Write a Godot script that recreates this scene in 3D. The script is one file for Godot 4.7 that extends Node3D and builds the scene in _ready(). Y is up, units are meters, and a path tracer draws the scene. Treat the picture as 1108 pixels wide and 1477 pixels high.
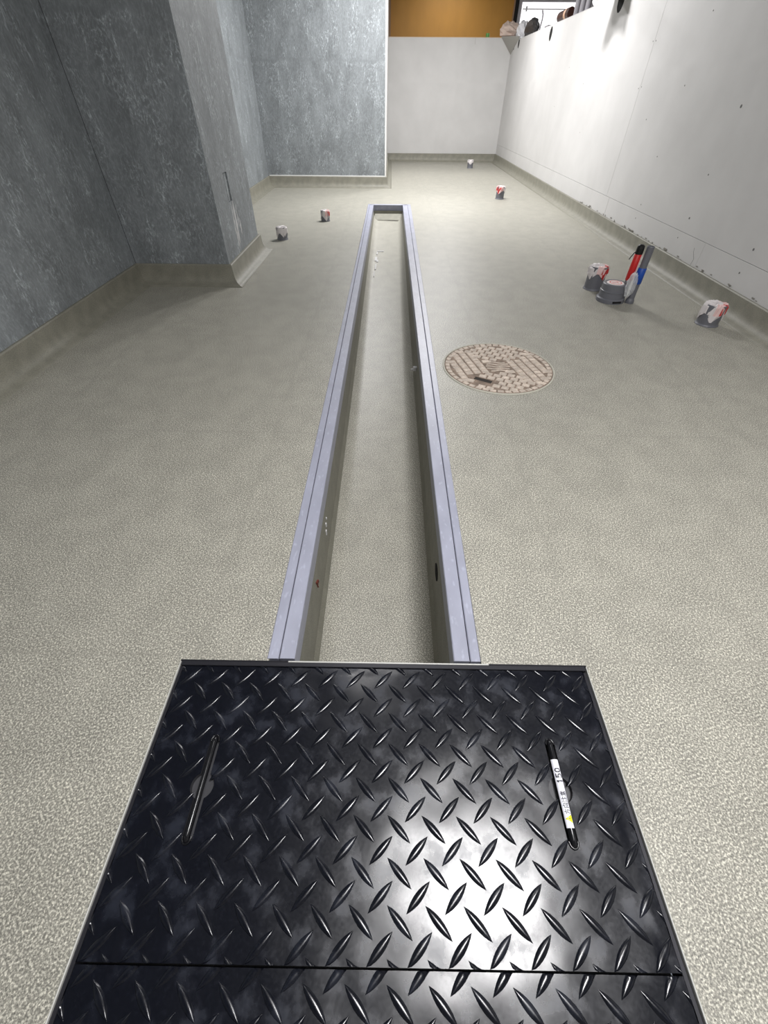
extends Node3D
# An unfinished kitchen: epoxy floor with an open drain trench, a checker plate cover in front,
# slate-look wall panels on the left and white board walls at the back and on the right.

const CEIL := 2.66
const COVE_H := 0.13
const COVE_D := 0.09
const XL := -1.84      # left wall
const XR := 2.205      # right wall
const ZB := -11.55     # back wall
const CX := -1.16      # column, side that faces the room
const CZ0 := -3.37
const CZ1 := -4.27
const PZ := -7.95      # partition, face to the camera
const PX := -0.078     # partition, right end

var rng := RandomNumberGenerator.new()
var M := {}
var used_names := {}


# ---------------------------------------------------------------- helpers
func numbered(n: String) -> String:
	if not used_names.has(n):
		used_names[n] = 0
		return n
	used_names[n] += 1
	return "%s_%03d" % [n, used_names[n]]


func thing(n: String, label: String, category: String, at := Vector3.ZERO, turn := 0.0, group := "") -> Node3D:
	var o := Node3D.new()
	o.name = numbered(n)
	add_child(o, true)
	o.position = at
	o.rotation.y = turn
	tag(o, label, category, group)
	return o


func tag(o: Node, label: String, category := "", group := "", kind := "") -> void:
	if label != "":
		o.set_meta("label", label)
	if category != "":
		o.set_meta("category", category)
	if group != "":
		o.set_meta("group", group)
	if kind != "":
		o.set_meta("kind", kind)


func mb() -> SurfaceTool:
	var st := SurfaceTool.new()
	st.begin(Mesh.PRIMITIVE_TRIANGLES)
	return st


func commit(st: SurfaceTool) -> ArrayMesh:
	st.generate_normals()
	return st.commit()


func part(n: String, st: SurfaceTool, mat: Material, parent: Node = self, at := Vector3.ZERO) -> MeshInstance3D:
	return mpart(n, commit(st), mat, parent, at)


func mpart(n: String, mesh: Mesh, mat: Material, parent: Node = self, at := Vector3.ZERO) -> MeshInstance3D:
	var o := MeshInstance3D.new()
	o.mesh = mesh
	o.material_override = mat
	o.cast_shadow = GeometryInstance3D.SHADOW_CASTING_SETTING_ON
	o.name = numbered(n) if parent == self else n
	o.position = at
	parent.add_child(o, true)
	return o


func struct(n: String, st: SurfaceTool, mat: Material, label: String, category := "wall") -> MeshInstance3D:
	var o := part(n, st, mat)
	tag(o, label, category, "", "structure")
	return o


# a, b, c counter-clockwise as seen from outside
func tri(st: SurfaceTool, a: Vector3, b: Vector3, c: Vector3, sg := -1) -> void:
	st.set_smooth_group(sg)
	st.add_vertex(a)
	st.set_smooth_group(sg)
	st.add_vertex(c)
	st.set_smooth_group(sg)
	st.add_vertex(b)


func quad(st: SurfaceTool, a: Vector3, b: Vector3, c: Vector3, d: Vector3, sg := -1) -> void:
	tri(st, a, b, c, sg)
	tri(st, a, c, d, sg)


func tri_out(st: SurfaceTool, a: Vector3, b: Vector3, c: Vector3, from: Vector3, sg := -1) -> void:
	if (b - a).cross(c - a).dot((a + b + c) / 3.0 - from) >= 0.0:
		tri(st, a, b, c, sg)
	else:
		tri(st, a, c, b, sg)


func quad_out(st: SurfaceTool, a: Vector3, b: Vector3, c: Vector3, d: Vector3, from: Vector3, sg := -1) -> void:
	tri_out(st, a, b, c, from, sg)
	tri_out(st, a, c, d, from, sg)


func box(st: SurfaceTool, lo: Vector3, hi: Vector3, bev := 0.0, xf := Transform3D.IDENTITY) -> void:
	var mid := xf * ((lo + hi) / 2.0)
	var b := minf(bev, 0.49 * minf(hi.x - lo.x, minf(hi.y - lo.y, hi.z - lo.z)))
	var p := func(s: Vector3i, axis: int) -> Vector3:
		var v := Vector3.ZERO
		for k in 3:
			v[k] = hi[k] if s[k] > 0 else lo[k]
			if k != axis:
				v[k] -= s[k] * b
		return xf * v
	for axis in 3:
		var u := (axis + 1) % 3
		var w := (axis + 2) % 3
		for s in [-1, 1]:
			var q := []
			for c in [[-1, -1], [1, -1], [1, 1], [-1, 1]]:
				var k := Vector3i.ZERO
				k[axis] = s
				k[u] = c[0]
				k[w] = c[1]
				q.append(p.call(k, axis))
			quad_out(st, q[0], q[1], q[2], q[3], mid)
	if b <= 0.0:
		return
	for axis in 3:
		var u := (axis + 1) % 3
		var w := (axis + 2) % 3
		for su in [-1, 1]:
			for sw in [-1, 1]:
				var k0 := Vector3i.ZERO
				k0[u] = su
				k0[w] = sw
				var k1 := k0
				k0[axis] = -1
				k1[axis] = 1
				quad_out(st, p.call(k0, u), p.call(k1, u), p.call(k1, w), p.call(k0, w), mid)
	for x in [-1, 1]:
		for y in [-1, 1]:
			for z in [-1, 1]:
				var k := Vector3i(x, y, z)
				tri_out(st, p.call(k, 0), p.call(k, 1), p.call(k, 2), mid)


# profile of (radius, height) from bottom to top on the outside; wob(angle, index) scales the radius
func lathe(st: SurfaceTool, prof: Array, seg := 28, at := Vector3.ZERO, sg := 0) -> void:
	for k in prof.size() - 1:
		for i in seg:
			var a0 := TAU * i / seg
			var a1 := TAU * ((i + 1) % seg) / seg
			var pt := func(a: float, j: int) -> Vector3:
				var r: float = prof[j][0]
				var h: float = prof[j][1]
				return at + Vector3(cos(a) * r, h, -sin(a) * r)
			var p0: Vector3 = pt.call(a0, k)
			var p1: Vector3 = pt.call(a1, k)
			var p2: Vector3 = pt.call(a1, k + 1)
			var p3: Vector3 = pt.call(a0, k + 1)
			var g := sg if sg < 0 else sg + (k if prof[k].size() > 2 else 0)
			if prof[k][0] > 0.0001:
				tri(st, p0, p1, p2, g)
			if prof[k + 1][0] > 0.0001:
				tri(st, p0, p2, p3, g)


func tube(st: SurfaceTool, path: Array, rad: float, seg := 12, caps := true, flat := 1.0) -> void:
	var rings := []
	var side := Vector3.ZERO
	for i in path.size():
		var d: Vector3 = (path[mini(i + 1, path.size() - 1)] - path[maxi(i - 1, 0)]).normalized()
		if side == Vector3.ZERO:
			side = d.cross(Vector3.UP if absf(d.y) < 0.9 else Vector3.RIGHT).normalized()
		side = (side - d * side.dot(d)).normalized()
		var up := side.cross(d).normalized()
		var ring := []
		for k in seg:
			var a := TAU * k / seg
			ring.append(path[i] + side * cos(a) * rad + up * sin(a) * rad * flat)
		rings.append(ring)
	for i in path.size() - 1:
		var mid: Vector3 = (path[i] + path[i + 1]) / 2.0
		for k in seg:
			var j := (k + 1) % seg
			quad_out(st, rings[i][k], rings[i][j], rings[i + 1][j], rings[i + 1][k], mid, 1)
	if caps:
		for e in [0, path.size() - 1]:
			var inner: Vector3 = path[1] if e == 0 else path[e - 1]
			for k in seg:
				tri_out(st, path[e], rings[e][k], rings[e][(k + 1) % seg], inner)


# a flat plate from a polygon in (x, z), y from y0 to y1, with a small chamfer at the top
func slab(st: SurfaceTool, poly: PackedVector2Array, y0: float, y1: float, cham := 0.0) -> void:
	var c := Vector2.ZERO
	for q in poly:
		c += q / poly.size()
	var top := PackedVector2Array()
	for q in poly:
		top.append(q + (c - q).normalized() * cham)
	var idx := Geometry2D.triangulate_polygon(top)
	for i in range(0, idx.size(), 3):
		var f := Vector3(c.x, y0 - 1.0, c.y)
		var v := []
		for k in 3:
			v.append(Vector3(top[idx[i + k]].x, y1, top[idx[i + k]].y))
		if (v[1] - v[0]).cross(v[2] - v[0]).y > 0:
			tri(st, v[0], v[1], v[2])
		else:
			tri(st, v[0], v[2], v[1])
	var n := poly.size()
	for i in n:
		var j := (i + 1) % n
		var ctr := Vector3(c.x, (y0 + y1) / 2, c.y)
		var a := Vector3(poly[i].x, y0, poly[i].y)
		var b := Vector3(poly[j].x, y0, poly[j].y)
		var ta := Vector3(poly[i].x, y1 - cham, poly[i].y)
		var tb := Vector3(poly[j].x, y1 - cham, poly[j].y)
		quad_out(st, a, b, tb, ta, ctr)
		if cham > 0.0:
			quad_out(st, ta, tb, Vector3(top[j].x, y1, top[j].y), Vector3(top[i].x, y1, top[i].y), ctr)


# ---------------------------------------------------------------- materials
func noise_img(size: int, freq: float, oct: int, seed_: int, ridged := false, warp := 0.0, kind := FastNoiseLite.TYPE_SIMPLEX_SMOOTH) -> Image:
	var n := FastNoiseLite.new()
	n.seed = seed_
	n.noise_type = kind
	n.frequency = freq
	n.fractal_type = FastNoiseLite.FRACTAL_RIDGED if ridged else FastNoiseLite.FRACTAL_FBM
	n.fractal_octaves = oct
	if oct == 1 and not ridged:
		n.fractal_type = FastNoiseLite.FRACTAL_NONE
	if warp > 0.0:
		n.domain_warp_enabled = true
		n.domain_warp_amplitude = warp
		n.domain_warp_frequency = freq * 0.8
	return n.get_seamless_image(size, size, false, false, 0.03)


func blend_img(size: int, layers: Array, f: Callable) -> ImageTexture:
	var datas := []
	for l in layers:
		var im: Image = l
		im.convert(Image.FORMAT_L8)
		datas.append(im.get_data())
	var out := PackedByteArray()
	out.resize(size * size * 3)
	var v := [0.0, 0.0, 0.0, 0.0]
	for i in size * size:
		for k in datas.size():
			v[k] = datas[k][i] / 255.0
		var c: Color = f.call(v)
		out[i * 3] = clampi(int(c.r * 255.0), 0, 255)
		out[i * 3 + 1] = clampi(int(c.g * 255.0), 0, 255)
		out[i * 3 + 2] = clampi(int(c.b * 255.0), 0, 255)
	return ImageTexture.create_from_image(Image.create_from_data(size, size, false, Image.FORMAT_RGB8, out))


func std(n: String, c: Color, rough := 0.6, metal := 0.0) -> StandardMaterial3D:
	var m := StandardMaterial3D.new()
	m.resource_name = n
	m.albedo_color = c
	m.roughness = rough
	m.metallic = metal
	M[n] = m
	return m


func tri_world(m: StandardMaterial3D, s: Vector3) -> void:
	m.uv1_triplanar = true
	m.uv1_world_triplanar = true
	m.uv1_scale = s
	m.uv1_triplanar_sharpness = 8.0


func materials() -> void:
	# epoxy with fine pale and dark grains
	var g1 := noise_img(1024, 0.17, 3, 3)
	var g2 := noise_img(1024, 0.36, 2, 11)
	var g3 := noise_img(1024, 0.006, 4, 5)
	var epo := blend_img(1024, [g1, g2, g3], func(v):
		var s: float = smoothstep(0.54, 0.70, v[0]) * 0.20 - smoothstep(0.46, 0.30, v[0]) * 0.10 + smoothstep(0.60, 0.78, v[1]) * 0.17 - smoothstep(0.38, 0.2, v[1]) * 0.16
		var l: float = 0.56 + (v[2] - 0.5) * 0.05 + s * 1.02 - 0.006
		return Color(l * 1.01, l * 0.995, l * 0.925))
	var e := std("epoxy", Color(1, 1, 1), 0.48)
	e.albedo_texture = epo
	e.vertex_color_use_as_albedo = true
	tri_world(e, Vector3.ONE / 0.98)
	# the trowelled upstand coat: darker, hardly any grain; on trench sides it paints shade
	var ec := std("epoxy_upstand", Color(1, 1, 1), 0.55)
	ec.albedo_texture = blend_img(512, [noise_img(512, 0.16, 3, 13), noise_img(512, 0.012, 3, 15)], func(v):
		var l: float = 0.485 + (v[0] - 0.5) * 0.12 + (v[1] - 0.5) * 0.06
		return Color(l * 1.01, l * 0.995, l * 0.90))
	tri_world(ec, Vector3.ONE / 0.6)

	# slate-look decorative panel: cloudy grey with pale broken veins that run upright
	var s1 := noise_img(1024, 0.006, 4, 31, false, 60.0)
	var s2 := noise_img(1024, 0.022, 3, 37, true, 45.0)
	var s3 := noise_img(1024, 0.007, 3, 41, false, 50.0)
	var s4 := noise_img(1024, 0.05, 4, 43, true, 25.0)
	var slate := func(v):
		var l: float = 0.495 + (v[0] - 0.5) * 0.10 + (v[3] - 0.5) * 0.07
		var patch: float = 0.35 + 0.65 * smoothstep(0.42, 0.70, v[2])
		l += smoothstep(0.70, 0.95, v[1]) * patch * 0.20 + smoothstep(0.60, 0.95, v[3]) * patch * 0.13
		return Color(l * 0.955, l * 0.992, l * 1.012)
	var m := std("slate", Color(1, 1, 1), 0.6)
	m.albedo_texture = blend_img(1024, [s1, s2, s3, s4], slate)
	tri_world(m, Vector3(1.0 / 1.3, 1.0 / 2.7, 1.0 / 1.3))
	m.heightmap_enabled = true
	m.heightmap_texture = ImageTexture.create_from_image(s4)
	m.heightmap_scale = 0.10

	var w := std("white_board", Color(0.79, 0.786, 0.78), 0.6)
	w.albedo_texture = blend_img(512, [noise_img(512, 0.01, 4, 51)], func(v):
		var l: float = 0.955 + v[0] * 0.045
		return Color(l, l, l))
	tri_world(w, Vector3.ONE / 2.4)
	std("board_core", Color(0.55, 0.54, 0.52), 0.8)
	std("board_edge", Color(0.80, 0.72, 0.62), 0.8)
	std("white_trim", Color(0.87, 0.87, 0.86), 0.45)
	std("ceiling_paint", Color(0.42, 0.42, 0.42), 0.9)
	std("bare_wall", Color(0.50, 0.49, 0.47), 0.9)
	var o := std("orange_panel", Color(1, 1, 1), 0.5)
	o.albedo_texture = blend_img(256, [noise_img(256, 0.02, 4, 61)], func(v):
		return Color(0.80, 0.585, 0.26) * (0.98 + 0.04 * v[0]))
	tri_world(o, Vector3(1, 0.4, 1))
	std("gusset", Color(0.64, 0.63, 0.61), 0.8)
	std("crumb", Color(0.50, 0.49, 0.46), 0.9)
	std("tan_strip", Color(0.66, 0.54, 0.44), 0.7)
	std("dark_post", Color(0.07, 0.04, 0.04), 0.5)
	std("frame_grey", Color(0.45, 0.44, 0.46), 0.5)
	std("window_frame", Color(0.80, 0.79, 0.81), 0.5)
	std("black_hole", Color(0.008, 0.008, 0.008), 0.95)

	# rails: blue-grey film on steel
	var r := std("rail", Color(1, 1, 1), 0.42)
	r.albedo_texture = blend_img(512, [noise_img(512, 0.02, 4, 71), noise_img(512, 0.09, 3, 72)], func(v):
		var l: float = 0.60 + (v[0] - 0.5) * 0.06 + smoothstep(0.68, 0.85, v[1]) * 0.06
		return Color(l * 0.975, l * 0.99, l * 1.085))
	tri_world(r, Vector3(1.0, 1.0, 0.45))
	std("corner_joint", Color(0.24, 0.25, 0.26), 0.8)
	std("joint", Color(0.10, 0.10, 0.12), 0.8)

	# black painted checker plate, a little dusty
	var d1 := noise_img(1024, 0.012, 5, 81, false, 20.0)
	var d2 := noise_img(1024, 0.10, 3, 82)
	var p := std("plate", Color(1, 1, 1), 1.0)
	p.albedo_texture = blend_img(1024, [d1, d2], func(v):
		var dust: float = smoothstep(0.45, 0.9, v[0]) * 0.6 + smoothstep(0.62, 0.9, v[1]) * 0.22
		return Color(0.052, 0.060, 0.090).lerp(Color(0.16, 0.175, 0.215), dust))
	p.roughness_texture = blend_img(1024, [d1, d2], func(v):
		var q: float = 0.225 + smoothstep(0.4, 0.9, v[0]) * 0.10 + (v[1] - 0.5) * 0.05
		return Color(q, q, q))
	p.metallic_specular = 0.48
	tri_world(p, Vector3.ONE / 0.9)
	p.heightmap_enabled = true
	p.heightmap_texture = ImageTexture.create_from_image(noise_img(512, 0.010, 2, 85))
	p.heightmap_scale = 0.18
	std("frame_black", Color(0.16, 0.16, 0.18), 0.38, 0.3)
	std("frame_steel", Color(0.80, 0.80, 0.78), 0.4, 0.3)
	std("pocket", Color(0.20, 0.20, 0.215), 0.5)
	std("handle_black", Color(0.07, 0.072, 0.085), 0.22)

	var lid := std("lid_iron", Color(1, 1, 1), 0.75)
	lid.albedo_texture = blend_img(512, [noise_img(512, 0.02, 4, 91), noise_img(512, 0.15, 2, 92)], func(v):
		var l: float = 0.74 + (v[0] - 0.5) * 0.20 + (v[1] - 0.5) * 0.14
		return Color(l * 1.0, l * 0.93, l * 0.86))
	tri_world(lid, Vector3.ONE / 0.6)
	var lg := std("lid_groove", Color(1, 1, 1), 0.9)
	lg.albedo_texture = blend_img(256, [noise_img(256, 0.04, 3, 95)], func(v):
		return Color(0.50, 0.44, 0.39) * (0.8 + 0.4 * v[0]))
	tri_world(lg, Vector3.ONE / 0.5)
	std("lid_ring", Color(0.70, 0.69, 0.64), 0.6)
	std("lid_slot", Color(0.16, 0.14, 0.12), 0.9)

	std("pvc", Color(0.40, 0.405, 0.43), 0.42)
	std("pvc_inner", Color(0.05, 0.05, 0.055), 0.7)
	var wr := std("wrap", Color(1, 1, 1), 0.55)
	wr.vertex_color_use_as_albedo = true
	std("stamp_white", Color(0.86, 0.82, 0.81), 0.6)
	std("stamp_red", Color(0.80, 0.42, 0.40), 0.6)
	std("red_sleeve", Color(0.74, 0.10, 0.10), 0.5)
	std("blue_sleeve", Color(0.05, 0.27, 0.62), 0.5)
	std("black_plastic", Color(0.03, 0.03, 0.03), 0.4)
	std("pink_edge", Color(0.86, 0.66, 0.68), 0.6)
	var bag := std("clear_bag", Color(0.93, 0.94, 0.95, 0.28), 0.2)
	bag.transparency = BaseMaterial3D.TRANSPARENCY_ALPHA
	std("plaster", Color(0.74, 0.74, 0.74), 0.8)
	std("rust", Color(0.36, 0.15, 0.10), 0.9)
	std("paper", Color(0.86, 0.78, 0.73), 0.8)
	std("white_plastic", Color(0.90, 0.90, 0.91), 0.45)
	std("dark_bag", Color(0.11, 0.11, 0.115), 0.5)
	std("brown_can", Color(0.20, 0.09, 0.06), 0.4)
	std("beige_band", Color(0.72, 0.58, 0.48), 0.6)
	std("grey_tube", Color(0.55, 0.54, 0.56), 0.4)
	std("green_tape", Color(0.36, 0.58, 0.28), 0.5)
	std("mark_grey", Color(0.42, 0.42, 0.41), 0.9)
	var em := std("lamp_glow", Color(1, 1, 1), 0.5)
	em.emission_enabled = true
	em.emission = Color(1.0, 0.995, 0.997)
	em.emission_energy_multiplier = 2.0
	std("lamp_body", Color(0.85, 0.85, 0.85), 0.5)
	var win := std("window_glow", Color(1, 1, 1), 0.4)
	win.emission_enabled = true
	win.emission = Color(1, 1, 1)
	win.emission_energy_multiplier = 1.0


# ---------------------------------------------------------------- lamps
func lamp(at: Vector3, size: Vector2, energy: float, label: String) -> void:
	var t := thing("ceiling_lamp", label, "lamp", Vector3(at.x, CEIL, at.z))
	var h := CEIL - at.y
	var st := mb()
	box(st, Vector3(-size.x / 2 - 0.02, -h - 0.004, -size.y / 2 - 0.02), Vector3(size.x / 2 + 0.02, 0, size.y / 2 + 0.02), 0.008)
	part("body", st, M.lamp_body, t)
	st = mb()
	box(st, Vector3(-size.x / 2, -h - 0.012, -size.y / 2), Vector3(size.x / 2, -h, size.y / 2), 0.003)
	part("diffuser", st, M.lamp_glow, t)
	var l := AreaLight3D.new()
	l.name = "lamp_light"
	l.area_size = size
	l.area_normalize_energy = true
	l.light_energy = energy
	l.light_color = Color(1.0, 0.995, 0.997)
	l.area_range = 30.0
	l.area_attenuation = 2.0
	l.shadow_enabled = true
	l.rotation_degrees.x = -90
	l.position.y = -h - 0.02
	t.add_child(l, true)


func _ready() -> void:
	rng.seed = 7
	# ------------------------------------------------------------ camera, sky, exposure, lamps
	var cam := Camera3D.new()
	cam.name = "camera"
	cam.fov = 101.998
	cam.near = 0.02
	cam.far = 100.0
	cam.transform = Transform3D(Basis(Vector3.UP, deg_to_rad(0.46006)) * Basis(Vector3.RIGHT, deg_to_rad(-45.19473)) * Basis(Vector3.BACK, deg_to_rad(0.43918)), Vector3(0, 1, 0))
	add_child(cam)
	cam.current = true
	var env := Environment.new()
	env.background_mode = Environment.BG_COLOR
	env.background_color = Color(0.5, 0.52, 0.55)
	env.ambient_light_source = Environment.AMBIENT_SOURCE_DISABLED
	env.tonemap_mode = Environment.TONE_MAPPER_LINEAR
	env.tonemap_exposure = 1.09
	env.sdfgi_enabled = true
	env.ssao_enabled = true
	env.ssil_enabled = true
	var we := WorldEnvironment.new()
	we.name = "world"
	we.environment = env
	add_child(we)
	materials()
	lamp(Vector3(0.58, 2.6, -0.16), Vector2(0.72, 0.62), 8.7, "square ceiling lamp above the checker plate, mirrored in it")
	lamp(Vector3(0.7, 2.6, -6.4), Vector2(0.34, 0.34), 8.3, "small ceiling lamp over the middle of the room")
	lamp(Vector3(-0.05, 2.6, -6.75), Vector2(0.3, 0.5), 7.0, "ceiling lamp in front of the grey partition")
	lamp(Vector3(1.0, 2.6, -9.2), Vector2(0.5, 0.34), 7.0, "ceiling lamp over the far end of the room")
	lamp(Vector3(1.1, 2.6, -12.35), Vector2(0.9, 0.2), 0.6, "added unseen lamp that brightens the ochre wall beyond")  # added lamp without a known source, only to brighten the ochre wall
	lamp(Vector3(-0.1, 2.6, -1.75), Vector2(0.4, 0.3), 0.7, "dim ceiling lamp over the near end of the trench")

	shell()
	coves()
	trench()
	cover()
	manhole()
	pipes()
	ledge_things()


# ---------------------------------------------------------------- room shell
func floor_piece(st: SurfaceTool, x0: float, x1: float, z0: float, z1: float) -> void:
	var n := FastNoiseLite.new()
	n.seed = 5
	n.frequency = 0.5
	n.fractal_octaves = 4
	var col := func(x: float, z: float) -> Color:
		var v := 1.0 + 0.09 * n.get_noise_2d(x * 1.5, z)
		var q := Vector2((x + 0.83) / 0.20, (z + 1.32) / 0.085)          # a pale dried splash
		var k := exp(-q.length_squared()) * 0.30 * (0.6 + 0.8 * n.get_noise_2d(x * 14, z * 14))
		var q2 := Vector2((x - 0.75) / 0.42, (z + 3.7) / 1.1)         # painted sheen: reflected light put into the floor colour beside the trench
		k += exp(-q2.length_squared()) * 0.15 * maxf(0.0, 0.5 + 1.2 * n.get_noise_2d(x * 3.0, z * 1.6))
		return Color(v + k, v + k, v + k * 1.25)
	var nx := maxi(1, int((x1 - x0) / 0.11))
	var nz := maxi(1, int((z1 - z0) / 0.11))
	for i in nx:
		for j in nz:
			var a := lerpf(x0, x1, float(i) / nx)
			var b := lerpf(x0, x1, float(i + 1) / nx)
			var c := lerpf(z0, z1, float(j) / nz)
			var d := lerpf(z0, z1, float(j + 1) / nz)
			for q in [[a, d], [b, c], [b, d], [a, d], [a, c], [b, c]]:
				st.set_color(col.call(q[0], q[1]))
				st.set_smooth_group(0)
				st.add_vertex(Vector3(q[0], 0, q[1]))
	st.set_color(Color.WHITE)
	var lo := Vector3(x0, -0.05, z0)
	var hi := Vector3(x1, 0, z1)
	var mid := (lo + hi) / 2
	for f in [[0, lo.x], [0, hi.x], [2, lo.z], [2, hi.z]]:
		var p := []
		for c in [[0, 0], [1, 0], [1, 1], [0, 1]]:
			if f[0] == 0:
				p.append(Vector3(f[1], lo.y if c[0] == 0 else hi.y, lo.z if c[1] == 0 else hi.z))
			else:
				p.append(Vector3(lo.x if c[1] == 0 else hi.x, lo.y if c[0] == 0 else hi.y, f[1]))
		quad_out(st, p[0], p[1], p[2], p[3], mid)
	quad_out(st, lo, Vector3(hi.x, lo.y, lo.z), Vector3(hi.x, lo.y, hi.z), Vector3(lo.x, lo.y, hi.z), mid)


func wall_box(n: String, lo: Vector3, hi: Vector3, mat: Material, label: String, category := "wall") -> MeshInstance3D:
	var st := mb()
	st.set_color(Color.WHITE)
	box(st, lo, hi)
	return struct(n, st, mat, label, category)


func shell() -> void:
	var st := mb()
	# pieces round the trench and round the pit under the cover
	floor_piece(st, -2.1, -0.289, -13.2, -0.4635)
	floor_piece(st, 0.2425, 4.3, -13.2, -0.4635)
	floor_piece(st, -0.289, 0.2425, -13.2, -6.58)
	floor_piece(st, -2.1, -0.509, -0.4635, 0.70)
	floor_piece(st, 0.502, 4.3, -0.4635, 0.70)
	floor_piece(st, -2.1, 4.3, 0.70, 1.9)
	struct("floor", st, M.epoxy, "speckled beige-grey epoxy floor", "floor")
	wall_box("ceiling", Vector3(-2.1, CEIL, -13.2), Vector3(4.3, CEIL + 0.12, 1.9), M.ceiling_paint, "plain pale ceiling above the frame", "ceiling")

	wall_box("wall_left", Vector3(-2.05, -0.04, -12.0), Vector3(XL, CEIL, 1.8), M.slate, "grey stone-patterned wall along the left side, dark and softly veined")
	wall_box("wall_front", Vector3(-2.05, -0.04, 1.75), Vector3(4.25, CEIL, 1.9), M.bare_wall, "plain wall behind the camera")
	wall_box("wall_outer", Vector3(4.15, -0.04, -13.2), Vector3(4.3, CEIL, 1.8), M.white_board, "pale outer wall of the space beyond the white partition")

	# the column, with a slot cut into the side that faces the room
	var col := CSGBox3D.new()
	col.name = "wall_column"
	col.size = Vector3(CX - XL + 0.05, CEIL + 0.02, CZ0 - CZ1)
	col.position = Vector3((CX + XL - 0.05) / 2, CEIL / 2, (CZ0 + CZ1) / 2)
	col.material = M.slate
	tag(col, "square grey stone-patterned column projecting from the left wall, slot in its side", "column", "", "structure")
	var cut := CSGBox3D.new()
	cut.name = "slot_cut"
	cut.operation = CSGShape3D.OPERATION_SUBTRACTION
	cut.size = Vector3(0.06, 0.165, 0.085)
	cut.position = Vector3(CX, 0.53, -3.70) - col.position
	cut.material = M.slate
	col.add_child(cut)
	add_child(col)
	var inset := mb()
	box(inset, Vector3(CX - 0.029, 0.4485, -3.728), Vector3(CX - 0.006, 0.6115, -3.684), 0.002)
	part("recessed_lid", inset, M.slate, col, -col.position)
	# white filler smeared below the slot
	for s in [[-3.735, 0.18, 0.445, 0.024], [-3.685, 0.24, 0.43, 0.014], [-3.79, 0.28, 0.42, 0.012], [-3.70, 0.16, 0.28, 0.012], [-3.83, 0.22, 0.33, 0.014]]:
		var sm := mb()
		var n := 9
		var prev := []
		for i in n + 1:
			var t := float(i) / n
			var y := lerpf(s[1], s[2], t)
			var w: float = s[3] * sqrt(maxf(0.02, sin(PI * t))) * rng.randf_range(0.55, 1.2)
			var zc: float = s[0] - (y - 0.3) * 0.06 + rng.randf_range(-0.004, 0.004)
			var x := CX + 0.0004
			var row := [Vector3(x, y, zc + w), Vector3(x + 0.0016, y, zc + w * 0.3), Vector3(x + 0.0016, y, zc - w * 0.3), Vector3(x, y, zc - w)]
			if prev:
				for k in 3:
					quad_out(sm, prev[k], prev[k + 1], row[k + 1], row[k], Vector3(CX - 1, y, zc), 1)
			prev = row
		part("plaster_smear", sm, M.plaster, col, -col.position)

	var cj := mb()
	box(cj, Vector3(XL - 0.002, COVE_H + 0.002, CZ0 - 0.002), Vector3(XL + 0.0024, CEIL, CZ0 + 0.0024), 0.0008)
	struct("trim_6", cj, M.corner_joint, "dark joint line in the corner of left wall and column", "trim")
	# the partition, its white end trim and foot strip
	wall_box("wall_partition", Vector3(-2.0, -0.04, -12.2), Vector3(PX - 0.012, CEIL, PZ), M.slate, "grey stone-patterned partition facing the camera at the left back")
	wall_box("wall_partition_end", Vector3(PX - 0.012, -0.04, -12.2), Vector3(PX, CEIL, PZ - 0.003), M.white_board, "white end face of the grey partition")
	st = mb()
	box(st, Vector3(PX - 0.014, COVE_H, PZ - 0.012), Vector3(PX + 0.004, CEIL, PZ + 0.006), 0.002)
	struct("trim_1", st, M.white_trim, "white upright edge strip on the corner of the grey partition", "trim")
	st = mb()
	box(st, Vector3(XL + 0.02, COVE_H + 0.0005, PZ - 0.002), Vector3(PX - 0.015, COVE_H + 0.012, PZ + 0.005), 0.001)
	struct("trim_2", st, M.white_trim, "white strip along the foot of the grey partition", "trim")

	# back wall: half height, with a bare board edge on top
	var wb := wall_box("wall_back", Vector3(PX, -0.04, ZB - 0.13), Vector3(XR + 0.1, 1.742, ZB), M.white_board, "half-height white board wall across the far end")
	st = mb()
	box(st, Vector3(PX, 1.7425, ZB - 0.13), Vector3(2.2, 1.75, ZB + 0.002), 0.001)
	part("bare_edge", st, M.board_edge, wb)
	st = mb()
	box(st, Vector3(1.52, 1.66, ZB), Vector3(1.524, 1.742, ZB + 0.0015))
	part("drip_mark", st, M.board_core, wb)
	# triangular gusset in the corner of back and right wall
	st = mb()
	var ga := Vector3(1.99, 1.752, ZB + 0.002)
	var gb := Vector3(XR - 0.002, 1.72, -10.93)
	var gc := Vector3(XR - 0.002, 1.535, ZB + 0.012)
	var gm := (ga + gb + gc) / 3
	var gn := (gb - ga).cross(gc - ga).normalized() * 0.012
	for f in [[ga, gb, gc], [ga + gn, gb + gn, gc + gn]]:
		tri_out(st, f[0], f[1], f[2], gm + gn / 2)
	for e in [[ga, gb], [gb, gc], [gc, ga]]:
		quad_out(st, e[0], e[1], e[1] + gn, e[0] + gn, gm + gn / 2)
	var gus := part("corner_gusset", st, M.gusset)
	tag(gus, "small triangular board set across the top corner of the two white walls", "board")

	# the wall of the space beyond: ochre panel, tan strip, dark post and a bright window
	wall_box("wall_far", Vector3(-0.9, -0.04, -13.2), Vector3(2.40, CEIL, -13.0), M.orange_panel, "ochre panelled wall seen above the white back wall")
	wall_box("trim_3", Vector3(-0.095, 1.4, -13.0), Vector3(-0.045, CEIL, -12.97), M.tan_strip, "narrow tan strip at the left edge of the ochre wall", "trim")
	wall_box("trim_4", Vector3(2.40, -0.04, -13.1), Vector3(2.425, CEIL, -12.96), M.tan_strip, "narrow tan edge between ochre wall and dark post", "trim")
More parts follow.
